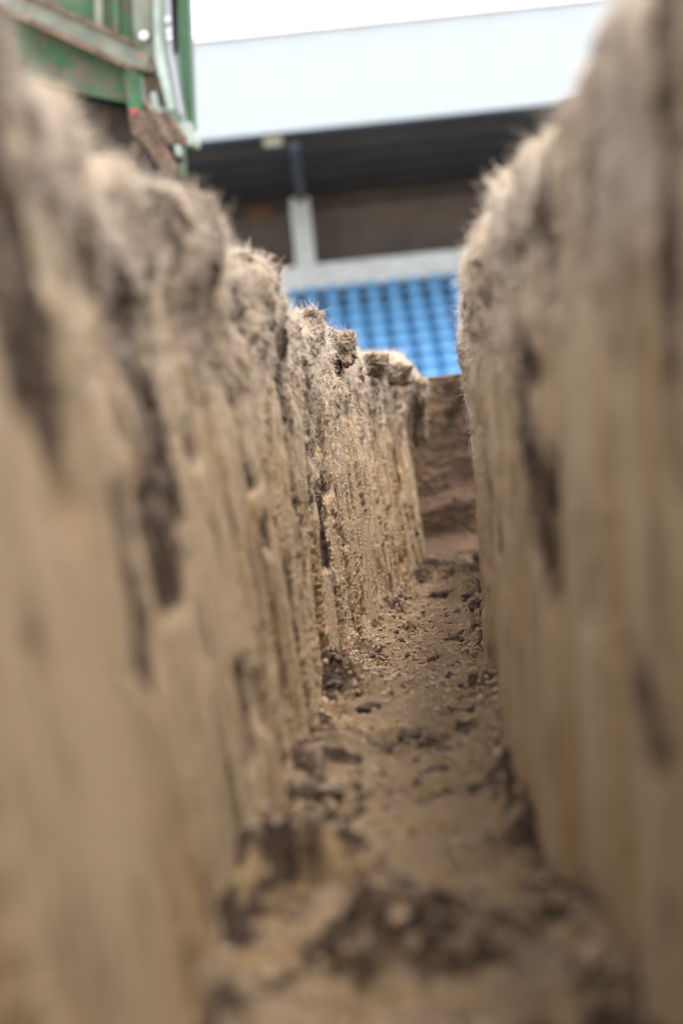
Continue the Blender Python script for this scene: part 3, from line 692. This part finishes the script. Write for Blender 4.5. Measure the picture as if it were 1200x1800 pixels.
tp(prism('tailgate_rod', T([(278, -400), (286, -400), (306, 95), (324, 205), (316, 208), (298, 100)]), TD - .03, TD + .0, flat_mat('violet_grey_rod', (.40, .38, .45), .4, .4), bevel=.003))
tp(prism('tailgate_channel', T([(288, -480), (304, -480), (312, 90), (302, 100)]), TD + .02, TD + .07, M_mud, bevel=.003))
tp(prism('tailgate_frame', T([(300, -480), (318, -480), (342, 222), (330, 226), (316, 90)]), TD - .02, TD + .18, M_dgreen, bevel=.005))
Mc = flat_mat('bright_catch', (.7, .7, .72), .2, .6)
for a, b, r_ in ((298, 41, .008), (300, 62, .008), (301, 73, .008)):
    q = at(a, b, TD - .02); tp(rod('catch_pin', (q.x, q.y - .03, q.z), (q.x, q.y + .05, q.z), r_, Mc))
tp(prism('hinge_plate', T([(220, 120), (246, 130), (256, 205), (258, 250), (236, 242), (228, 190)]), TD - .04, TD + .0, M_green, bevel=.004))
tp(prism('hinge_foot', T([(229, 196), (256, 200), (262, 250), (236, 246)]), TD - .055, TD - .041, M_rust, bevel=.003))
q = at(238, 200, TD - .06); tp(rod('red_rivet', (q.x, q.y - .012, q.z), (q.x, q.y + .01, q.z), .009, flat_mat('red_paint', (.55, .06, .05), .5)))
tp(prism('rusty_plate', T([(252, 136), (280, 136), (290, 185), (276, 196), (262, 186)]), TD + .0, TD + .05, M_rust, bevel=.004))
tp(prism('pale_catch', T([(266, 168), (278, 166), (284, 190), (292, 202), (282, 206), (270, 194)]), TD - .03, TD - .005, M_pale, bevel=.004))
tp(prism('tailgate_hook', T([(244, 212), (262, 205), (312, 292), (318, 308), (304, 322), (292, 312), (268, 276), (240, 246)]), TD - .09, TD - .05, M_rust, bevel=.007))
tp(prism('tailgate_hook', T([(276, 206), (292, 200), (318, 226), (334, 250), (330, 262), (312, 258), (290, 232)]), TD - .045, TD + .0, M_rust, bevel=.006))
tp(prism('hook_link', T([(290, 250), (302, 246), (320, 270), (324, 288), (314, 290), (300, 272)]), TD - .02, TD + .02, M_mud, bevel=.004))
tp(prism('hook_link', T([(308, 262), (318, 260), (324, 274), (320, 282), (312, 280)]), TD - .06, TD - .03, M_pale, bevel=.003))
tp(prism('end_bracket', T([(312, 224), (338, 220), (354, 256), (350, 264), (328, 258)]), TD - .04, TD + .03, M_pale, bevel=.005))
def blob(name, px, py, rx, rz, yo, mat):
    c = at(px, py, TD + yo); bm = bmesh.new(); bmesh.ops.create_icosphere(bm, subdivisions=3, radius=1)
    for v in bm.verts:
        k = 1 + .5 * mn.noise(v.co * 1.8 + Vector((px, py, 0))) + .25 * mn.noise(v.co * 4.5 + Vector((py, px, 0)))
        v.co = Vector((v.co.x * rx * k, v.co.y * rx * k, v.co.z * rz * k)) + c
    return tp(finish(name, bm, mat, smooth=True))
blob('mud_lump', 262, 246, .030, .045, .02, M_mud); blob('mud_lump', 284, 262, .024, .050, .03, M_rust); blob('mud_lump', 300, 236, .022, .030, .03, M_rust)
blob('mud_lump', 268, 286, .018, .035, .0, M_mud); blob('mud_lump', 306, 306, .016, .022, -.06, M_rust); blob('mud_lump', 244, 262, .022, .030, .0, M_rust)
tp(prism('hinge_strap', T([(256, 188), (266, 186), (300, 236), (312, 262), (302, 266), (288, 246)]), TD - .12, TD - .095, M_rust, bevel=.004))
tp(prism('chassis_beam', T([(60, 156), (168, 178), (236, 190), (236, 262), (172, 268), (60, 240)]), TD + .12, TD + 2.6, M_mud))
for wy in (TD + .7, TD + 1.9):
    for wx in (-.75, -2.2):
        wh = tp(rod('wheel', (wx - .12, wy, .445 + .40), (wx + .12, wy, .445 + .40), .40, M_tyre, seg=32))
        rim = rod('rim', (wx - .13, wy, .845), (wx + .13, wy, .845), .2, M_dust, seg=24); rim.parent = wh; rim.matrix_parent_inverse = wh.matrix_world.inverted() if False else INV.inverted() @ INV
    tp(rod('axle', (-2.2, wy, .845), (-.75, wy, .845), .04, M_mud))
tp(part_box('drawbar', (-1.56, -1.44, TD + 2.6, TD + 4.0, .86, .98), M_dust))
tp(part_box('underframe', (-1.9, -1.1, TD + .3, TD + 2.6, .88, 1.35), M_mud))
